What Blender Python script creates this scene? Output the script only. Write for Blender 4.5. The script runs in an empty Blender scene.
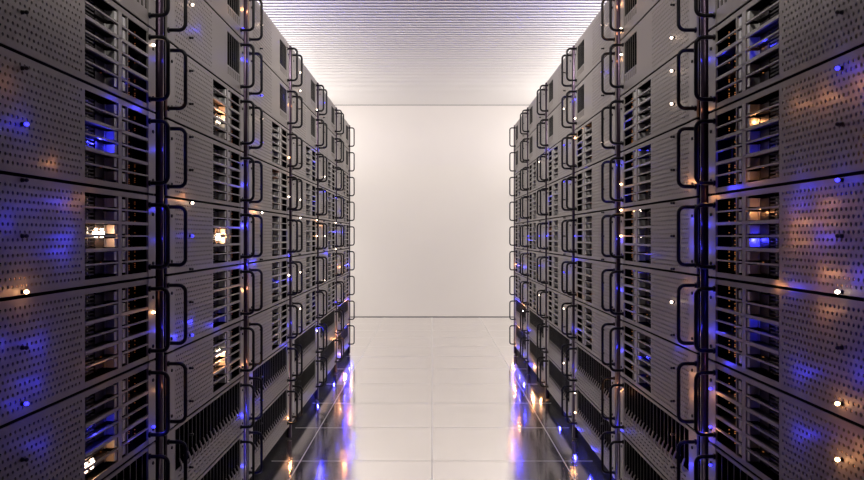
import bpy, math, random
random.seed(7)
sc = bpy.context.scene
PI = math.pi
# ------------------------------------------------------------------ measures (metres)
E = 1.118          # eye height
F = 760.0          # focal length in pixels of the 864 wide frame
XF = 0.7795        # rack face, distance from the aisle centre
H = 0.2308         # height of one unit
Y0 = 1.2           # near end of the first rack; every rack is 1 m wide
NC, NR = 6, 9
BASE = E - 4.5 * H # underside of the lowest unit
YW = 10.49         # end wall
ZC = E + 1.808     # ceiling
XR = 3.0           # side walls

# ------------------------------------------------------------------ camera
cam = bpy.data.cameras.new('camera'); co = bpy.data.objects.new('camera', cam)
sc.collection.objects.link(co)
co.location = (0, 0, E); co.rotation_euler = (PI / 2, 0, 0)
cam.sensor_width = 36; cam.lens = F / 864 * 36
cam.shift_y = -4 / 864; cam.clip_start = 0.05
sc.camera = co
# ------------------------------------------------------------------ world, exposure
w = bpy.data.worlds.new('world'); sc.world = w; w.use_nodes = True
w.node_tree.nodes['Background'].inputs[0].default_value = (0.02, 0.02, 0.04, 1)
w.node_tree.nodes['Background'].inputs[1].default_value = 0.3
sc.view_settings.view_transform = 'Standard'; sc.view_settings.look = 'None'
sc.view_settings.exposure = 0.2; sc.view_settings.gamma = 1.0
sc.view_settings.use_curve_mapping = False
# ------------------------------------------------------------------ large lights
def area(name, loc, rot, sx, sy, power, color):
    l = bpy.data.lights.new(name, 'AREA'); l.shape = 'RECTANGLE'; l.size = sx; l.size_y = sy
    l.energy = power; l.color = color
    o = bpy.data.objects.new(name, l); sc.collection.objects.link(o)
    o.location = loc; o.rotation_euler = rot
    return o
WARM = (1.0, 0.955, 0.915)
for s in (-1, 1):   # unseen lights added beyond the last racks for the end wall and ceiling
    area('unseen_passage_light', (s * 2.0, 9.7, 1.1), (0, s * PI / 2, 0), 2.0, 1.3, 15, WARM)
    area('added_wall_fill', (s * 2.3, 9.2, ZC - .06), (0, s * .55, 0), 0.9, 2.0, 26, WARM)
    area('added_ceiling_fill', (s * 1.75, 7.6, 2.25), (0, PI + s * -.75, 0), .4, 5.0, 42, WARM)
area('added_near_fill', (0, .9, 2.80), (0, 0, 0), .06, 2.2, 24.0, WARM)          # fill added above the tray-shaped blocker for the upper near racks
area('added_aisle_fill', (0, 2.2, 2.84), (math.radians(68), 0, 0), .5, .08, 12.0, WARM)  # unseen fills added to brighten the second and farther racks
area('added_aisle_fill', (0, 3.6, 2.86), (math.radians(62), 0, 0), .5, .08, 24.0, WARM)

# ------------------------------------------------------------------ materials
def mat(name, col, rough=0.5, metal=0.0, emit=None, strength=0, spec=None):
    m = bpy.data.materials.new(name); m.use_nodes = True
    b = m.node_tree.nodes['Principled BSDF']
    b.inputs['Base Color'].default_value = (*col, 1)
    b.inputs['Roughness'].default_value = rough
    b.inputs['Metallic'].default_value = metal
    if spec is not None: b.inputs['Specular IOR Level'].default_value = spec
    if emit:
        b.inputs['Emission Color'].default_value = (*emit, 1)
        b.inputs['Emission Strength'].default_value = strength
    return m
def noisy(m, scale, c1, c2, r1=None, r2=None, stretch=(1, 1, 1), detail=4):
    nt = m.node_tree; b = nt.nodes['Principled BSDF']
    tc = nt.nodes.new('ShaderNodeTexCoord'); mp = nt.nodes.new('ShaderNodeMapping')
    mp.inputs['Scale'].default_value = stretch
    n = nt.nodes.new('ShaderNodeTexNoise'); n.inputs['Scale'].default_value = scale; n.inputs['Detail'].default_value = detail
    nt.links.new(tc.outputs['Object'], mp.inputs[0]); nt.links.new(mp.outputs[0], n.inputs['Vector'])
    r = nt.nodes.new('ShaderNodeValToRGB')
    r.color_ramp.elements[0].position = 0.35; r.color_ramp.elements[1].position = 0.65
    r.color_ramp.elements[0].color = (*c1, 1); r.color_ramp.elements[1].color = (*c2, 1)
    nt.links.new(n.outputs[0], r.inputs[0]); nt.links.new(r.outputs[0], b.inputs['Base Color'])
    if r1 is not None:
        mr = nt.nodes.new('ShaderNodeMapRange'); mr.inputs['From Min'].default_value = .3; mr.inputs['From Max'].default_value = .7
        mr.inputs['To Min'].default_value = r1; mr.inputs['To Max'].default_value = r2
        nt.links.new(n.outputs[0], mr.inputs[0]); nt.links.new(mr.outputs[0], b.inputs['Roughness'])
    return m
M = {}
M['panel'] = mat('satin_grey_steel', (.265, .233, .21), .46, .16, spec=.35)
M['ear'] = mat('pale_steel', (.29, .26, .235), .42, .2, spec=.4)
M['grille'] = mat('grille_steel', (.33, .30, .275), .42, .2, spec=.4)
M['dark'] = mat('dark_chassis', (.008, .007, .008), .7, 0, spec=.08)
M['bar'] = mat('dark_vent_bars', (.13, .12, .11), .45, .3)
M['black'] = mat('black_gloss', (.008, .007, .009), .35, .0, spec=.25)
M['post'] = mat('dark_polished_post', (.055, .035, .055), .28, .8)
M['screw'] = mat('blackened_screw', (.01, .01, .01), .4, .5)
M['silver'] = mat('bright_steel', (.60, .58, .55), .35, .3)
M['fin'] = mat('aluminium_fins', (.07, .06, .055), .4, .6)
M['rib'] = mat('interior_rib', (.035, .03, .04), .35, .6)
M['plinth'] = mat('plinth_black', (.004, .004, .005), .8, spec=.1)
M['wall'] = noisy(mat('wall_paint', (.75, .70, .66), .7), 2.5, (.752, .703, .662), (.76, .71, .668))
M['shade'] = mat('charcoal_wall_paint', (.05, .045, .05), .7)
M['void'] = mat('ceiling_void', (.03, .025, .03), .8)
M['ceil'] = mat('ceiling_slat_paint', (.76, .72, .69), .55)
M['lamp_off'] = mat('unlit_lamp', (.015, .012, .012), .3)
M['lamp_o'] = mat('orange_lamp', (1, .6, .3), .4, 0, (1.0, .55, .25), 14)
M['lamp_w'] = mat('white_lamp', (1, .9, .8), .4, 0, (1.0, .78, .6), 9)
M['lamp_b'] = mat('blue_lamp', (.1, .1, 1), .4, 0, (.035, .03, 1.0), 3.5)
M['led_o'] = mat('small_orange_leds', (1, .4, .1), .4, 0, (1.0, .33, .08), .45)
M['led_d'] = mat('faint_orange_leds', (1, .4, .1), .4, 0, (1.0, .25, .08), .10)
M['inner_o'] = mat('inner_orange', (1, .5, .3), .4, 0, (1.0, .45, .2), .8)
M['inner_b'] = mat('inner_blue', (.1, .1, 1), .4, 0, (.04, .03, 1.0), .5)
M['grout'] = mat('pale_joint_strip', (.97, .95, .93), .35, 0.35)

# floor: polished, almost mirror-like tiles
fl = M['floor'] = mat('polished_floor', (.8, .77, .74), .1, 0.97)
noisy(fl, 5, (.95, .93, .91), (.985, .965, .945), .09, .16, detail=8)

# ------------------------------------------------------------------ mesh collecting
class MB:
    def __init__(s): s.v = []; s.f = []
    def add(s, vs, fs):
        b = len(s.v); s.v += vs; s.f += [tuple(b + i for i in f) for f in fs]
    def box(s, x0, x1, y0, y1, z0, z1):
        s.add([(x0,y0,z0),(x1,y0,z0),(x1,y1,z0),(x0,y1,z0),(x0,y0,z1),(x1,y0,z1),(x1,y1,z1),(x0,y1,z1)],
              [(0,3,2,1),(4,5,6,7),(0,1,5,4),(1,2,6,5),(2,3,7,6),(3,0,4,7)])
    def tube(s, pts, r, n=8, cap=True):
        import mathutils
        V = mathutils.Vector; P = [V(p) for p in pts]; rings = []
        up = None
        for i, p in enumerate(P):
            t = ((P[min(i+1, len(P)-1)] - P[max(i-1, 0)])).normalized()
            if up is None:
                up = t.orthogonal().normalized()
            a = (up - t * up.dot(t)).normalized(); up = a; b = t.cross(a)
            rings.append([tuple(p + r * (math.cos(2*PI*k/n) * a + math.sin(2*PI*k/n) * b)) for k in range(n)])
        vs = [q for rg in rings for q in rg]; fs = []
        for i in range(len(P) - 1):
            for k in range(n):
                fs.append((i*n+k, i*n+(k+1) % n, (i+1)*n+(k+1) % n, (i+1)*n+k))
        if cap: fs.append(tuple(reversed(range(n)))); fs.append(tuple((len(P)-1)*n + k for k in range(n)))
        s.add(vs, fs)
    def lathe(s, prof, c, axis='x', n=12):     # prof: (distance along axis, radius)
        vs = []; fs = []
        for d, r in prof:
            for k in range(n):
                a = 2*PI*k/n; p, q = r*math.cos(a), r*math.sin(a)
                vs.append((c[0]+d, c[1]+p, c[2]+q) if axis == 'x' else (c[0]+p, c[1]+q, c[2]+d))
        for i in range(len(prof)-1):
            for k in range(n):
                fs.append((i*n+k, i*n+(k+1) % n, (i+1)*n+(k+1) % n, (i+1)*n+k))
        fs.append(tuple(reversed(range(n)))); fs.append(tuple((len(prof)-1)*n+k for k in range(n)))
        s.add(vs, fs)
    def mesh(s, name, m, flip=1, smooth=False):
        me = bpy.data.meshes.new(name)
        vs = [(flip*x, y, z) for x, y, z in s.v]; fs = s.f if flip == 1 else [tuple(reversed(f)) for f in s.f]
        me.from_pydata(vs, [], fs); me.materials.append(m)
        if smooth: me.polygons.foreach_set('use_smooth', [True]*len(me.polygons))
        me.update(); return me
def link(name, data, parent=None, loc=(0, 0, 0)):
    o = bpy.data.objects.new(name, data); sc.collection.objects.link(o); o.location = loc
    if parent: o.parent = parent
    return o
def struct(name, mb, m):
    o = link(name, mb.mesh(name, m)); o['kind'] = 'structure'; return o

# ------------------------------------------------------------------ room
YB = -1.6
b = MB(); b.box(-XR, XR, YB, YW, -.1, 0); struct('floor', b, fl)
b = MB(); b.box(-XR-.1, XR+.1, YW, YW+.1, 0, ZC+.1); struct('wall_back', b, M['wall'])
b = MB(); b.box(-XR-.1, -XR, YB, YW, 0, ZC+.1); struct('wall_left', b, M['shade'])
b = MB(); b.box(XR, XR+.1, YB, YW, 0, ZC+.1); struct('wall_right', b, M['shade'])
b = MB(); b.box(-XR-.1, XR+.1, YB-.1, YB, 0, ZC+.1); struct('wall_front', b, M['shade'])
b = MB(); b.box(-XR, XR, YB, YW, ZC+.05, ZC+.14); struct('ceiling', b, M['void'])
b = MB(); P = .0765; y = YW - .012
while y > YB + P:
    b.box(-XR, XR, y - P + .038, y, ZC, ZC+.008); y -= P
struct('ceiling_slats', b, M['ceil'])
b = MB(); b.box(-XR, XR, YW-.012, YW, ZC-.004, ZC+.03); struct('trim_1', b, M['rib'])
# unseen blocker shaped like a cable tray, added to shade the lower first racks
b = MB(); b.box(-.30, .30, YB, 2.18, 2.295, 2.30); b.box(-.30, -.296, YB, 2.18, 2.30, 2.335); b.box(.296, .30, YB, 2.18, 2.30, 2.335)
for y in (-.6, .6, 1.9):
    for x in (-.29, .29): b.box(x-.004, x+.004, y-.004, y+.004, 2.30, ZC+.05)
struct('added_shade_tray', b, M['shade'])
b = MB(); b.box(-XR, XR, YW-.004, YW, 0, .006); struct('trim_2', b, M['rib'])
# joints between the floor tiles
TL = .654
b = MB(); g = .0012; hh = .0006
for x, gw in ((-TL, .0016), (0, .0030), (TL, .0016)): b.box(x-gw, x+gw, YB, YW, 0, hh)
y = 3.776
while y > YB: y -= TL
y += TL
while y < YW:
    b.box(-XR, XR, y-.0014, y+.0014, 0, hh); y += TL
struct('trim_3', b, M['grout'])

# ------------------------------------------------------------------ unit parts, built in a frame whose x runs into the rack
FT = .003
def perforated(b, y0, y1, z0, z1, ny, nz, r, rz=None, stagger=True):
    """plate with real holes from y0..y1, z0..z1"""
    rz = rz or r
    dy = (y1-y0)/(ny+.5 if stagger else ny); dz = (z1-z0)/nz
    for j in range(nz):
        za, zb = z0+j*dz, z0+(j+1)*dz; zc = (za+zb)/2
        off = dy/2 if (stagger and j % 2) else 0
        if stagger:
            if off: b.add([(0,y0,za),(0,y0+off,za),(0,y0+off,zb),(0,y0,zb)], [(0,3,2,1)])
            else:  b.add([(0,y1-dy/2,za),(0,y1,za),(0,y1,zb),(0,y1-dy/2,zb)], [(0,3,2,1)])
        for i in range(ny):
            ya = y0+off+i*dy; yb = ya+dy; yc = (ya+yb)/2
            outer = [(yb,zc),(yb,zb),(yc,zb),(ya,zb),(ya,zc),(ya,za),(yc,za),(yb,za)]
            vs = [(0, p, q) for p, q in outer]
            vs += [(0, yc+r*math.cos(k*PI/4), zc+rz*math.sin(k*PI/4)) for k in range(8)]
            vs += [(FT, yc+r*math.cos(k*PI/4), zc+rz*math.sin(k*PI/4)) for k in range(8)]
            fs = []
            for k in range(8):
                k2 = (k+1) % 8
                fs.append((k, 8+k, 8+k2, k2)); fs.append((8+k, 16+k, 16+k2, 8+k2))
            b.add(vs, fs)
def rect(b, y0, y1, z0, z1): b.box(0, FT, y0, y1, z0, z1)
ZT, ZB = H-.0035, .0035
MG = .017
G0, G1 = .507, .886        # grille opening, near and far edge
def panel_regular():
    b = MB()
    perforated(b, .105, .497, ZB+.010, ZT-.010, 23, 14, .0036)
    rect(b, .095, .105, ZB, ZT); rect(b, .497, G0, ZB, ZT)
    rect(b, .105, .497, ZB, ZB+.010); rect(b, .105, .497, ZT-.010, ZT)
    rect(b, G0, G1, ZB, ZB+MG-.004); rect(b, G0, G1, ZT-MG+.004, ZT)
    return b
def grille_regular():
    b = MB(); z0, z1 = ZB+MG-.004, ZT-MG+.004; n = 6; dz = (z1-z0)/n
    for k in range(1, n):
        t = .0040 if k % 2 == 0 else .0019
        b.box(-.001, .006, G0, G1, z0+k*dz-t, z0+k*dz+t)
    b.box(-.001, .006, .687, .708, z0, z1)
    b.box(-.0005, .006, .7445, .748, z0, z1)
    return b
def bays_regular():        # steel dividers, carrier fronts and ribs seen through the grille
    z0, z1 = ZB+MG-.004, ZT-MG+.004; n = 6; dz = (z1-z0)/n
    s = MB(); d = MB()
    for k in range(n):
        za, zb = z0+k*dz+.006, z0+(k+1)*dz-.006
        s.box(.002, .030, .670, .6855, za, zb); s.box(.003, .030, .722, .740, za, zb)
        s.box(.030, .034, .582, .590, za, zb); s.box(.022, .024, .662, .666, za, zb)
    for k in (2, 4): d.box(.006, .15, G0-.02, G1, z0+k*dz-.0015, z0+k*dz+.0015)
    d.box(.008, .16, .700, .706, z0, z1)
    for q in (.57, .605, .64, .76, .79, .83, .86):
        d.box(.035, .07, q, q+.006, z0, z1)
    return s, d
def sink_regular():
    b = MB(); z0, z1 = ZB+MG, ZT-MG; n = 22
    b.box(.040, .045, .52, .695, z0, z1)
    for k in range(n):
        z = z0+(z1-z0)*(k+.5)/n; b.box(.022, .040, .535, .600, z-.0014, z+.0014)
    n = 6; dz = (z1-z0)/n
    for k in range(n):
        b.box(.024, .040, .612, .680, z0+k*dz+.005, z0+(k+1)*dz-.005)
    return b
def leds_regular():
    b = MB(); z0, z1 = ZB+MG, ZT-MG; rnd = random.Random(3)
    for q, dens in ((.822, .55), (.862, .5), (.650, .12)):
        k = 0; z = z0+.004
        while z < z1:
            if rnd.random() < dens: b.box(.026, .0285, q, q+.0022, z, z+.0017)
            z += .0052
    return b
def panel_small():         # the two upper rows: half-width vertical grille
    b = MB()
    perforated(b, .105, .497, ZB+.010, ZT-.010, 23, 14, .0036)
    rect(b, .095, .105, ZB, ZT); rect(b, .105, .497, ZB, ZB+.010); rect(b, .105, .497, ZT-.010, ZT)
    rect(b, .497, .695, ZB, ZT)
    za, zb = ZT-.150, ZT-.022
    rect(b, .695, G1, zb, ZT); rect(b, .695, G1, ZB, za-.034); rect(b, .695, G1, za-.006, za)
    n = 7; d = (G1-.695)/n                      # row of short vents below the grille
    for k in range(n+1):
        y = .695+k*d; rect(b, max(.695, y-.007), min(G1, y+.007), za-.034, za-.006)
    return b
def grille_small():
    b = MB(); za, zb = ZT-.150, ZT-.022; n = 6; d = (G1-.695)/n
    for k in range(1, n): b.box(0, .0012, .695+k*d-.0012, .695+k*d+.0012, za, zb)
    return b
SZ = ZT-.135               # bottom of the long slots
def panel_vent():          # the two lowest rows: long vertical slots over a dashed band
    b = MB()
    rect(b, .095, G1, ZT-.009, ZT); rect(b, .095, .108, ZB, ZT-.009); rect(b, .108, G1, SZ-.016, SZ)
    perforated(b, .108, G1, ZB+.008, SZ-.016, 20, 4, .0135, .0026)
    rect(b, .108, G1, ZB, ZB+.008)
    f = grille_vent('fins'); b.add(f.v, f.f)
    return b
def grille_vent(part):
    b = MB(); n = 19; d = (G1-.108)/n
    for k in range(1, n):
        y = .108+k*d
        if part == 'bars': b.box(0, .0012, y-.0011, y+.0011, SZ+.026, ZT-.009); continue
        # the foot of each bar flares towards the aisle
        x = [0, -.004, -.008, -.007, -.001]; z = [SZ+.028, SZ+.018, SZ+.006, SZ-.004, SZ-.012]
        h = [.0012, .0030, .0050, .0050, .002]
        vs = []
        for i in range(5):
            vs += [(x[i]-.001, y-h[i], z[i]), (x[i]-.001, y+h[i], z[i]), (x[i]+.003, y+h[i], z[i]), (x[i]+.003, y-h[i], z[i])]
        fs = [(0,1,2,3), (19,18,17,16)]
        for i in range(4):
            for j in range(4):
                fs.append((i*4+j, (i+1)*4+j, (i+1)*4+(j+1) % 4, i*4+(j+1) % 4))
        b.add(vs, fs)
    return b
def chassis():
    b = MB(); y0, y1, z0, z1, t, x1 = .040, .930, .006, H-.006, .002, .55
    b.box(FT, x1, y0, y1, z0, z0+t); b.box(FT, x1, y0, y1, z1-t, z1)
    b.box(FT, x1, y0, y0+t, z0, z1); b.box(FT, x1, y1-t, y1, z0, z1); b.box(x1, x1+t, y0, y1, z0, z1)
    b.box(FT+.001, .12, .500, .503, z0, z1)      # bulkhead between drive side and board side
    return b
def liner():
    b = MB(); b.box(.16, .162, .042, .928, .009, H-.009); return b
def ear(y0, y1):
    b = MB(); x0, x1 = -.0015, .004; c = .0015
    b.box(x0, x1, y0+c, y1-c, ZB, ZT); b.box(x0+c, x1, y0, y1, ZB, ZT)
    return b
def screw():
    b = MB(); b.lathe([(0, .0052), (-.0022, .0052), (-.0032, .0040), (-.0032, .0022), (-.0016, .0018)], (0, 0, 0), n=8); return b
def handle():
    hz = .37*H; r = .019; X = -.053; pts = [(.002, 0, -hz)]
    for sgn in (-1, 1):
        arc = []
        for k in range(7):
            a = PI/2*k/6
            arc.append((X+r-r*math.sin(a), 0, sgn*(hz-r+r*math.cos(a))))
        pts += arc if sgn == -1 else arc[::-1]
    pts.append((.002, 0, hz))
    b = MB(); b.tube(pts, .0057, 8)
    for q in (-hz, hz): b.lathe([(0, .0085), (-.004, .0085), (-.0045, .006)], (-.0015, 0, q), n=12)
    return b
def bulb(out):             # small glass lamp
    b = MB(); R = .0042
    b.lathe([(-out+R, R*.6), (-out+R*.75, R*.8), (-out, R), (-out-R*.7, R*.72), (-out-R, R*.15)], (0, 0, 0), n=10)
    return b
def bezel(out):            # its dark socket
    b = MB(); b.lathe([(0, .0046), (-out+.0045, .0036), (-out+.0038, .002)], (0, 0, 0), n=8); return b
MESH = {}
for s in (-1, 1):
    def put(k, mb, m, smooth=False): MESH[k, s] = mb.mesh(k, M[m], s, smooth)
    put('front_regular', panel_regular(), 'panel'); put('front_small', panel_small(), 'panel'); put('front_vent', panel_vent(), 'panel')
    put('grille_regular', grille_regular(), 'grille'); put('grille_small', grille_small(), 'bar'); put('grille_vent', grille_vent('bars'), 'bar')
    a, d = bays_regular(); put('carriers', a, 'silver'); put('dividers', d, 'rib')
    put('sink', sink_regular(), 'fin'); put('leds', leds_regular(), 'led_o' if s > 0 else 'led_d')
    put('chassis', chassis(), 'dark'); put('liner', liner(), 'dark')
    put('ear_near', ear(.032, .097), 'ear'); put('ear_far', ear(.884, .940), 'ear')
    put('screw', screw(), 'screw'); put('socket', bezel(.010), 'screw'); put('handle', handle(), 'black', True)
    for c, m in (('off', 'lamp_off'), ('o', 'lamp_o'), ('w', 'lamp_w'), ('b', 'lamp_b')):
        put('lamp_'+c, bulb(.010), m, True); put('status_'+c, bulb(.004), m, True)

ORD = ['first', 'second', 'third', 'fourth', 'fifth', 'sixth', 'seventh', 'eighth', 'ninth']
SIDE = {-1: 'left', 1: 'right'}
# ------------------------------------------------------------------ lights measured from the photograph
COL = {'o': (1.0, .42, .16), 'w': (1.0, .70, .48), 'b': (.03, .03, 1.0)}
def at(s, px, py, X):
    off = (px-432)*s; y = F*X/off
    return s*X, y, E-(py-236)*y/F
lamps = {}          # (side, rack, column kind, k) -> colour
BULBS_L = [(16,120,'b'),(16,293,'o'),(16,410,'b'),(154,120,'b'),(155,43,'w'),(155,315,'o'),(154,433,'b'),(195,205,'w'),(195,238,'b'),(195,5,'w'),
 (265,30,'w'),(265,123,'w'),(266,145,'b'),(266,100,'b'),(269,215,'w'),(304,78,'w'),(304,96,'w'),(304,203,'w'),(304,221,'w'),(304,275,'w'),(304,311,'w'),(224,35,'b'),
 (278,175,'o'),(279,275,'w'),(278,152,'o'),(279,200,'w'),(313,106,'w'),(312,222,'o'),(312,240,'o'),(327,195,'b'),(328,181,'w'),(328,240,'w'),(327,108,'b'),(328,285,'w'),(345,180,'w'),(345,286,'w'),(344,215,'b'),(334,200,'w'),(195,345,'b'),(266,402,'b'),(280,250,'b'),(313,288,'b'),(334,225,'w'),(334,300,'b'),(312,323,'w'),(334,250,'w')]
BULBS_R = [(843,62,'b'),(842,178,'b'),(843,410,'o'),(843,469,'o'),(843,295,'w'),(666,39,'w'),(666,72,'w'),(666,105,'w'),(666,304,'w'),
 (710,373,'b'),(710,392,'b'),(710,440,'b'),(710,470,'b'),(596,30,'w'),(596,146,'w'),(596,75,'b'),(636,35,'w'),(636,63,'w'),(638,180,'o'),(638,238,'o'),(638,210,'o'),
 (562,108,'w'),(581,113,'w'),(581,135,'o'),(562,143,'b'),(581,175,'w'),(581,238,'b'),(581,300,'w'),(581,386,'w'),(559,302,'w'),(550,190,'w'),(549,235,'b'),(550,290,'w'),(534,167,'w'),
 (582,424,'o'),(560,276,'b'),(562,370,'w'),(534,240,'b'),(519,285,'b'),(519,310,'w'),(530,240,'b'),(535,265,'b'),(562,185,'b'),(535,300,'w')]
def snap(s, px, py, c):
    off = (px-432)*s
    best = None
    for n in range(NC):
        for kind, X, fr in (('panel', .769, .243), ('ear', .774, .914)):
            if kind == 'panel' and False: continue
            q = F*X/(Y0+n+fr)
            if best is None or abs(q-off) < best[0]: best = (abs(q-off), n, kind, X, Y0+n+fr)
    _, n, kind, X, y = best
    k = round((py-236)*y/F/(.46*H))
    lamps[s, n, kind, max(-9, min(9, k))] = c
for q in BULBS_L: snap(-1, *q)
for q in BULBS_R: snap(1, *q)
PW = {'o': .022, 'w': .006, 'b': .03}
LIGHT = {}
def point(name, loc, c, p, parent=None, r=.004):
    key = (c, round(p, 5), r)
    if key not in LIGHT:
        l = bpy.data.lights.new(name, 'POINT'); l.color = COL[c]; l.energy = p; l.shadow_soft_size = r
        LIGHT[key] = l
    o = bpy.data.objects.new(name, LIGHT[key]); sc.collection.objects.link(o); o.location = loc
    if parent: o.parent = parent
    return o

# glows inside grilles: side, px, py, colour, power
INNER = [(-1,100,233,'o',.10),(-1,100,143,'b',.22),(-1,95,425,'b',.10),(-1,90,466,'o',.10),(-1,118,80,'b',.02),(-1,219,120,'o',.22),(-1,219,237,'o',.32),(-1,219,353,'o',.28),
 (-1,240,185,'b',.04),(-1,280,95,'b',.1),(-1,278,60,'b',.02),(-1,277,282,'b',.1),(-1,281,235,'b',.06),(-1,314,205,'b',.1),(-1,314,165,'b',.05),(-1,277,175,'o',.06),(-1,334,186,'b',.12),(-1,335,295,'b',.12),(-1,314,300,'b',.08),
 (1,765,45,'b',.05),(1,752,47,'o',.02),(1,755,122,'o',.02),(1,765,150,'b',.04),(1,756,240,'b',.09),(1,724,60,'b',.02),(1,722,155,'b',.02),(1,760,212,'o',.02),(1,764,320,'b',.08),(1,724,240,'b',.01),(1,724,330,'b',.02),
 (1,640,150,'b',.09),(1,630,125,'b',.04),(1,638,180,'o',.12),(1,638,212,'o',.12),(1,638,238,'o',.14),(1,640,357,'b',.12),(1,641,380,'b',.12),(1,627,200,'b',.05),(1,640,270,'b',.05),(1,635,310,'b',.05),
 (1,583,150,'b',.1),(1,586,168,'b',.06),(1,586,240,'b',.08),(1,586,128,'o',.08),(1,586,220,'o',.05),(1,584,300,'o',.06),(1,586,200,'b',.05),(1,553,155,'b',.1),(1,550,230,'o',.06),(1,552,260,'b',.1),(1,551,200,'b',.08),(1,552,225,'b',.06)]
# point lights without fixtures, added for glows on the fronts: side, px, py, plane, colour, power
OUTER = [(-1,75,202,.755,'b',.014),(-1,80,238,.755,'b',.018),(-1,50,208,.75,'b',.006),(-1,20,222,.755,'b',.014),(-1,75,252,.755,'b',.016),(-1,52,345,.755,'b',.016),(-1,50,382,.755,'b',.013),(-1,12,345,.76,'b',.008),
 (-1,20,84,.755,'o',.003),(-1,145,108,.765,'b',.02),(-1,120,98,.765,'b',.008),(-1,145,440,.768,'b',.02),(-1,195,322,.768,'b',.012),(-1,180,337,.768,'b',.012),(-1,188,199,.765,'o',.010),(-1,220,325,.768,'b',.02),(-1,60,163,.765,'o',.004),(-1,110,365,.765,'o',.004),
 (-1,55,445,.755,'b',.010),(-1,100,198,.76,'o',.004),(-1,85,205,.76,'o',.003),(-1,205,30,.76,'b',.01),(-1,258,262,.765,'b',.03),(-1,259,212,.765,'o',.02),(-1,290,345,.76,'b',.02),(-1,325,225,.76,'o',.02),(-1,330,253,.76,'b',.03),(-1,266,375,.76,'b',.03),
 (-1,346,355,.74,'b',.25),(-1,341,340,.74,'o',.22),(-1,318,397,.77,'b',.08),(-1,320,330,.75,'b',.05),(-1,334,372,.77,'b',.10),(-1,345,232,.76,'b',.03),(-1,290,418,.77,'o',.03),(-1,290,440,.79,'o',.03),(-1,247,466,.77,'b',.03),
 (1,785,104,.755,'o',.007),(1,812,97,.755,'o',.009),(1,846,83,.755,'o',.009),(1,860,92,.76,'b',.01),(1,790,186,.755,'b',.016),(1,782,205,.755,'b',.010),(1,812,203,.755,'o',.007),(1,784,222,.755,'o',.011),(1,808,238,.755,'b',.016),(1,784,241,.755,'o',.008),
 (1,810,223,.755,'o',.004),(1,812,274,.755,'o',.012),(1,845,278,.755,'b',.02),(1,785,288,.762,'b',.014),(1,812,311,.755,'o',.008),(1,787,372,.755,'b',.020),(1,846,373,.755,'b',.015),(1,845,447,.755,'o',.008),(1,787,434,.755,'b',.020),(1,862,150,.76,'o',.005),(1,862,215,.76,'b',.010),(1,862,345,.76,'b',.008),
 (1,725,188,.765,'b',.03),(1,745,180,.765,'o',.006),(1,722,363,.765,'b',.02),(1,773,286,.768,'o',.008),(1,708,197,.765,'o',.006),(1,707,290,.765,'b',.010),(1,707,330,.76,'b',.010),(1,707,395,.76,'o',.006),(1,707,430,.76,'o',.006),
 (1,683,182,.76,'o',.012),(1,686,220,.76,'b',.02),(1,686,245,.76,'b',.02),(1,681,285,.76,'o',.006),(1,687,300,.76,'b',.012),(1,686,375,.76,'o',.008),(1,686,395,.76,'o',.008),(1,672,345,.76,'b',.016),(1,684,465,.76,'b',.03),(1,667,437,.755,'o',.010),(1,686,340,.76,'o',.006),
 (1,517,372,.74,'b',.25),(1,524,365,.74,'b',.14),(1,533,367,.77,'o',.16),(1,541,388,.77,'o',.10),(1,560,415,.77,'b',.06),(1,575,430,.77,'b',.06),(1,605,478,.77,'b',.05),(1,590,450,.77,'b',.05),(1,640,255,.76,'b',.008)]
# fixtureless coloured points added just before the posts: side, joint number, py, colour, power
POSTL = [(-1,1,60,'b',.01),(-1,1,210,'b',.02),(-1,1,240,'b',.014),(-1,1,330,'b',.02),(-1,1,390,'o',.006),(-1,1,100,'o',.006),(-1,1,150,'b',.02),
 (-1,2,60,'b',.05),(-1,2,185,'b',.05),(-1,2,226,'b',.12),(-1,2,266,'b',.08),(-1,2,290,'o',.05),(-1,2,10,'o',.05),(-1,2,365,'o',.03),(-1,2,415,'b',.08),(-1,2,165,'b',.02),
 (-1,3,105,'o',.02),(-1,3,280,'b',.05),(-1,3,325,'b',.04),(-1,4,150,'b',.04),(-1,4,330,'b',.10),(-1,5,198,'b',.06),(-1,5,232,'b',.06),
 (1,1,60,'b',.02),(1,1,15,'b',.01),(1,1,110,'o',.01),(1,1,225,'b',.02),(1,1,250,'b',.02),(1,1,330,'b',.02),(1,1,440,'b',.03),(1,1,170,'b',.012),
 (1,2,5,'o',.04),(1,2,32,'o',.03),(1,2,60,'o',.02),(1,2,165,'b',.06),(1,2,200,'b',.06),(1,2,240,'b',.06),(1,2,290,'b',.05),(1,2,390,'o',.05),(1,2,350,'b',.04),(1,2,430,'b',.04),
 (1,3,100,'b',.04),(1,3,260,'b',.04),(1,3,330,'b',.04),(1,3,370,'b',.03),(1,4,150,'b',.04),(1,4,235,'b',.04),(1,5,240,'b',.05),(1,5,330,'b',.05)]

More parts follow.
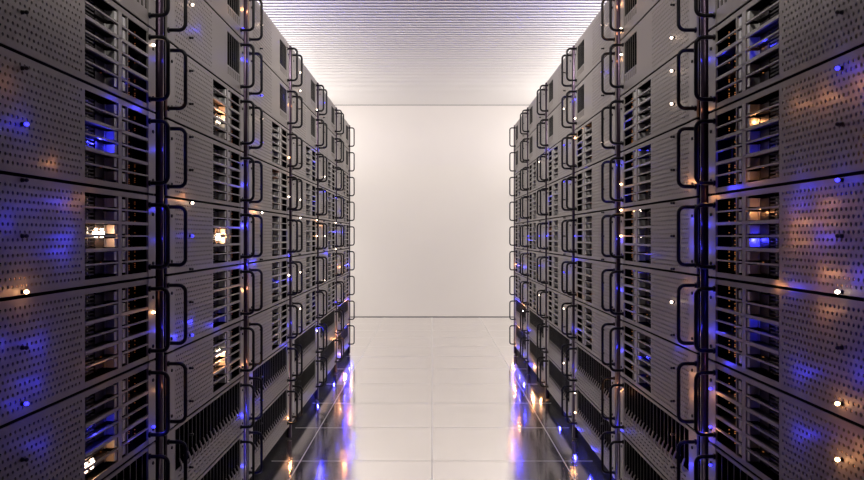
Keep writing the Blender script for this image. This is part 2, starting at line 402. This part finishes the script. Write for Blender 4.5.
for j, y in enumerate((6.55, 6.95, 7.12)):      # fixtureless points added along the row ends, to glow in the floor
    for k, z in enumerate((.10, .28, .52, .85)):
        for s in (-1, 1):
            OUTER.append((s, 432+s*F*.755/y, 236+(E-z)*F/y, .755, 'o' if (j+k+(s > 0)) % 3 == 0 else 'b', .06))
for s in (-1, 1):                              # unseen blue points added over the rack tops, tinting the ceiling
    for y in (5.0, 5.8): OUTER.append((s, 432+s*F*1.15/y, 236+(E-2.20)*F/y, 1.15, 'b', 1.5))
units = {}
for s in (-1, 1):
    for n in range(NC):
        for r in range(1, NR+1):
            base = 'server_unit' if r < 8 else 'vented_unit'
            o = link(base, None, None, (s*XF, Y0+n, E+(5-r)*H-H/2)); o.empty_display_size = .05
            units[s, n, r] = o
            kind = 'small' if r <= 2 else 'regular' if r <= 7 else 'vent'
            link('chassis', MESH['chassis', s], o); link('back_plate', MESH['liner', s], o)
            link('front_panel', MESH['front_'+kind, s], o)
            link('grille', MESH['grille_'+kind, s], o)
            if kind == 'regular':
                link('drive_carriers', MESH['carriers', s], o)['kind'] = 'stuff'
                link('bay_divider', MESH['dividers', s], o)
                link('heat_sink', MESH['sink', s], o); 
                l = link('circuit_leds', MESH['leds', s], o); l['kind'] = 'stuff'; l['label'] = 'columns of tiny orange lights'
            for nm, y1 in (('ear_near', .071), ('ear_far', .918)):
                e = link('mounting_ear', MESH[nm, s], o)
                for z in (.17*H, .76*H): link('screw', MESH['screw', s], e, (-s*.0015, y1, z))
            for y1 in (.040, .892): link('handle', MESH['handle', s], o, (0, y1, H/2))
            lit = []
            for k in range(-9, 10):
                if int(math.floor(k*.46+.5)) != r-5: continue
                z = H/2-(k*.46-(r-5))*H
                c = lamps.get((s, n, 'panel', k), 'off')
                if c != 'off' or kind != 'vent' or True:
                    l = link('indicator_lamp', MESH['lamp_'+c, s], o, (0, .243, z)); link('socket', MESH['socket', s], l)
                if c != 'off':
                    l['label'] = {'o': 'glowing orange', 'w': 'glowing white', 'b': 'glowing blue'}[c]+' lamp'
                    if n == 0:
                        mb = MB(); mb.box(.006, .008, .21, .275, -.016, .016)
                        q = link('inner_light', mb.mesh('inner_light', M['inner_'+('b' if c == 'b' else 'o')], s), o, (0, 0, max(.026, min(H-.026, z))))
                        q['label'] = 'light glowing behind the perforated front'
                    lit.append(c); point('lamp_glow', (-s*.030, .243, z), c, PW[c], o)
                c = lamps.get((s, n, 'ear', k), 'off')
                if c != 'off':
                    l = link('status_lamp', MESH['status_'+c, s], o, (-s*.0015, .914, z)); lit.append(c)
                    l['label'] = {'o': 'glowing orange', 'w': 'glowing white', 'b': 'glowing blue'}[c]+' lamp'
                    point('lamp_glow', (-s*.022, .914, z), c, PW[c]*.6, o)
            o['lit'] = ''.join(sorted(set(lit)))
def owner(s, y, z):
    n = max(0, min(NC-1, int(y-Y0))); r = 5-round((z-E)/H)
    return units[s, n, max(1, min(NR, r))]
for s, px, py, c, p in INNER:
    x, y, z = at(s, px, py, XF+.014)
    u = owner(s, y, z); f = y-u.location.y
    point('bay_glow', (s*.014, f, z-u.location.z), c, p*(1.1 if c == 'o' else .7)*(1 if abs(px-432) > 240 else 1.6), u, .003)
    if c == 'o' and p >= .09:
        mb = MB(); mb.box(.016, .019, f-.03, f+.03, -.0030, .0030)
        for q in (-.02, .012): mb.box(.016, .019, f+q, f+q+.012, -.011, -.007); mb.box(.016, .019, f+q, f+q+.012, .007, .011)
        l = link('light_bar', mb.mesh('light_bar', M['lamp_w'], s), u, (0, 0, z-u.location.z)); l['label'] = 'glowing orange white bar inside the grille'
    u['glow'] = c
for s, px, py, X, c, p in OUTER:
    point('front_glow', at(s, px, py, X), c, p*(2.5 if abs(px-432) > 282 else 3.6))
for s, j, py, c, p in POSTL:
    y = Y0+j; z = E-(py-236)*y/F
    point('added_post_glow', (s*(XF-.022), y-.012, z), c, p*1.8)

# ------------------------------------------------------------------ racks: posts, cover, side, plinth
TOP = BASE+NR*H
def rack(s, n):
    o = link('server_rack', None, None, (s*XF, Y0+n, 0))
    def part(nm, mb, m, sm=False): return link(nm, mb.mesh(nm, M[m], s, sm), o)
    def post(y):
        b = MB(); b.lathe([(0.01, .0135), (TOP+.004, .0135), (TOP+.008, .010)], (.006, y, 0), 'z', 16); part('post', b, 'post', True)
        b = MB(); b.box(.020, .030, y-.05, y+.022, .01, TOP); part('post_backing', b, 'dark')
    post(.985)
    if n == 0: post(-.015)
    b = MB(); b.box(.004, .62, .008, 1.007, TOP+.0005, TOP+.012); part('top_cover', b, 'ear')
    b = MB(); b.box(.018, .60, .008, 1.007, 0, BASE+.001); part('plinth', b, 'plinth')
    b = MB(); b.box(.60, .62, .008, 1.007, 0, TOP); part('back_panel', b, 'dark')
    if n == NC-1:
        b = MB(); b.box(.002, .62, 1.0075, 1.014, 0, TOP); part('side_panel', b, 'panel')
    if n == 0:
        b = MB(); b.box(.002, .62, -.045, -.038, 0, TOP); part('side_panel', b, 'panel')
    o['label'] = f"tall dark-posted server rack on the {SIDE[s]}, {ORD[n]} one from the camera"
    o['category'] = 'server rack'; o['group'] = f"server racks along the {SIDE[s]} side of the aisle"
for s in (-1, 1):
    for n in range(NC): rack(s, n)

for (s, n, r), o in units.items():
    lit = o['lit'] or o.get('glow', '')
    del o['lit']
    if 'glow' in o: del o['glow']
    cw = {'b': 'blue-lit', 'o': 'orange-lit', 'w': 'white-lit'}
    look = ' and '.join(cw[c] for c in lit[:2]) if lit else ('half-grilled' if r <= 2 else 'unlit')
    if lit and len(lit) > 1: look = 'lamp-dotted'
    kind = 'grey perforated server' if r < 8 else 'slotted vent unit'
    place = ('top unit' if r == 1 else 'bottom unit' if r == 9 else 'eye-level unit' if r == 5 else f'{ORD[r-1]} from top')
    o['label'] = f"{look} {kind}, {place} of {ORD[n]} rack from camera, {SIDE[s]} side"
    o['category'] = 'server'
    o['group'] = f"{'perforated servers' if r < 8 else 'slotted vent units'} in the {SIDE[s]} racks"
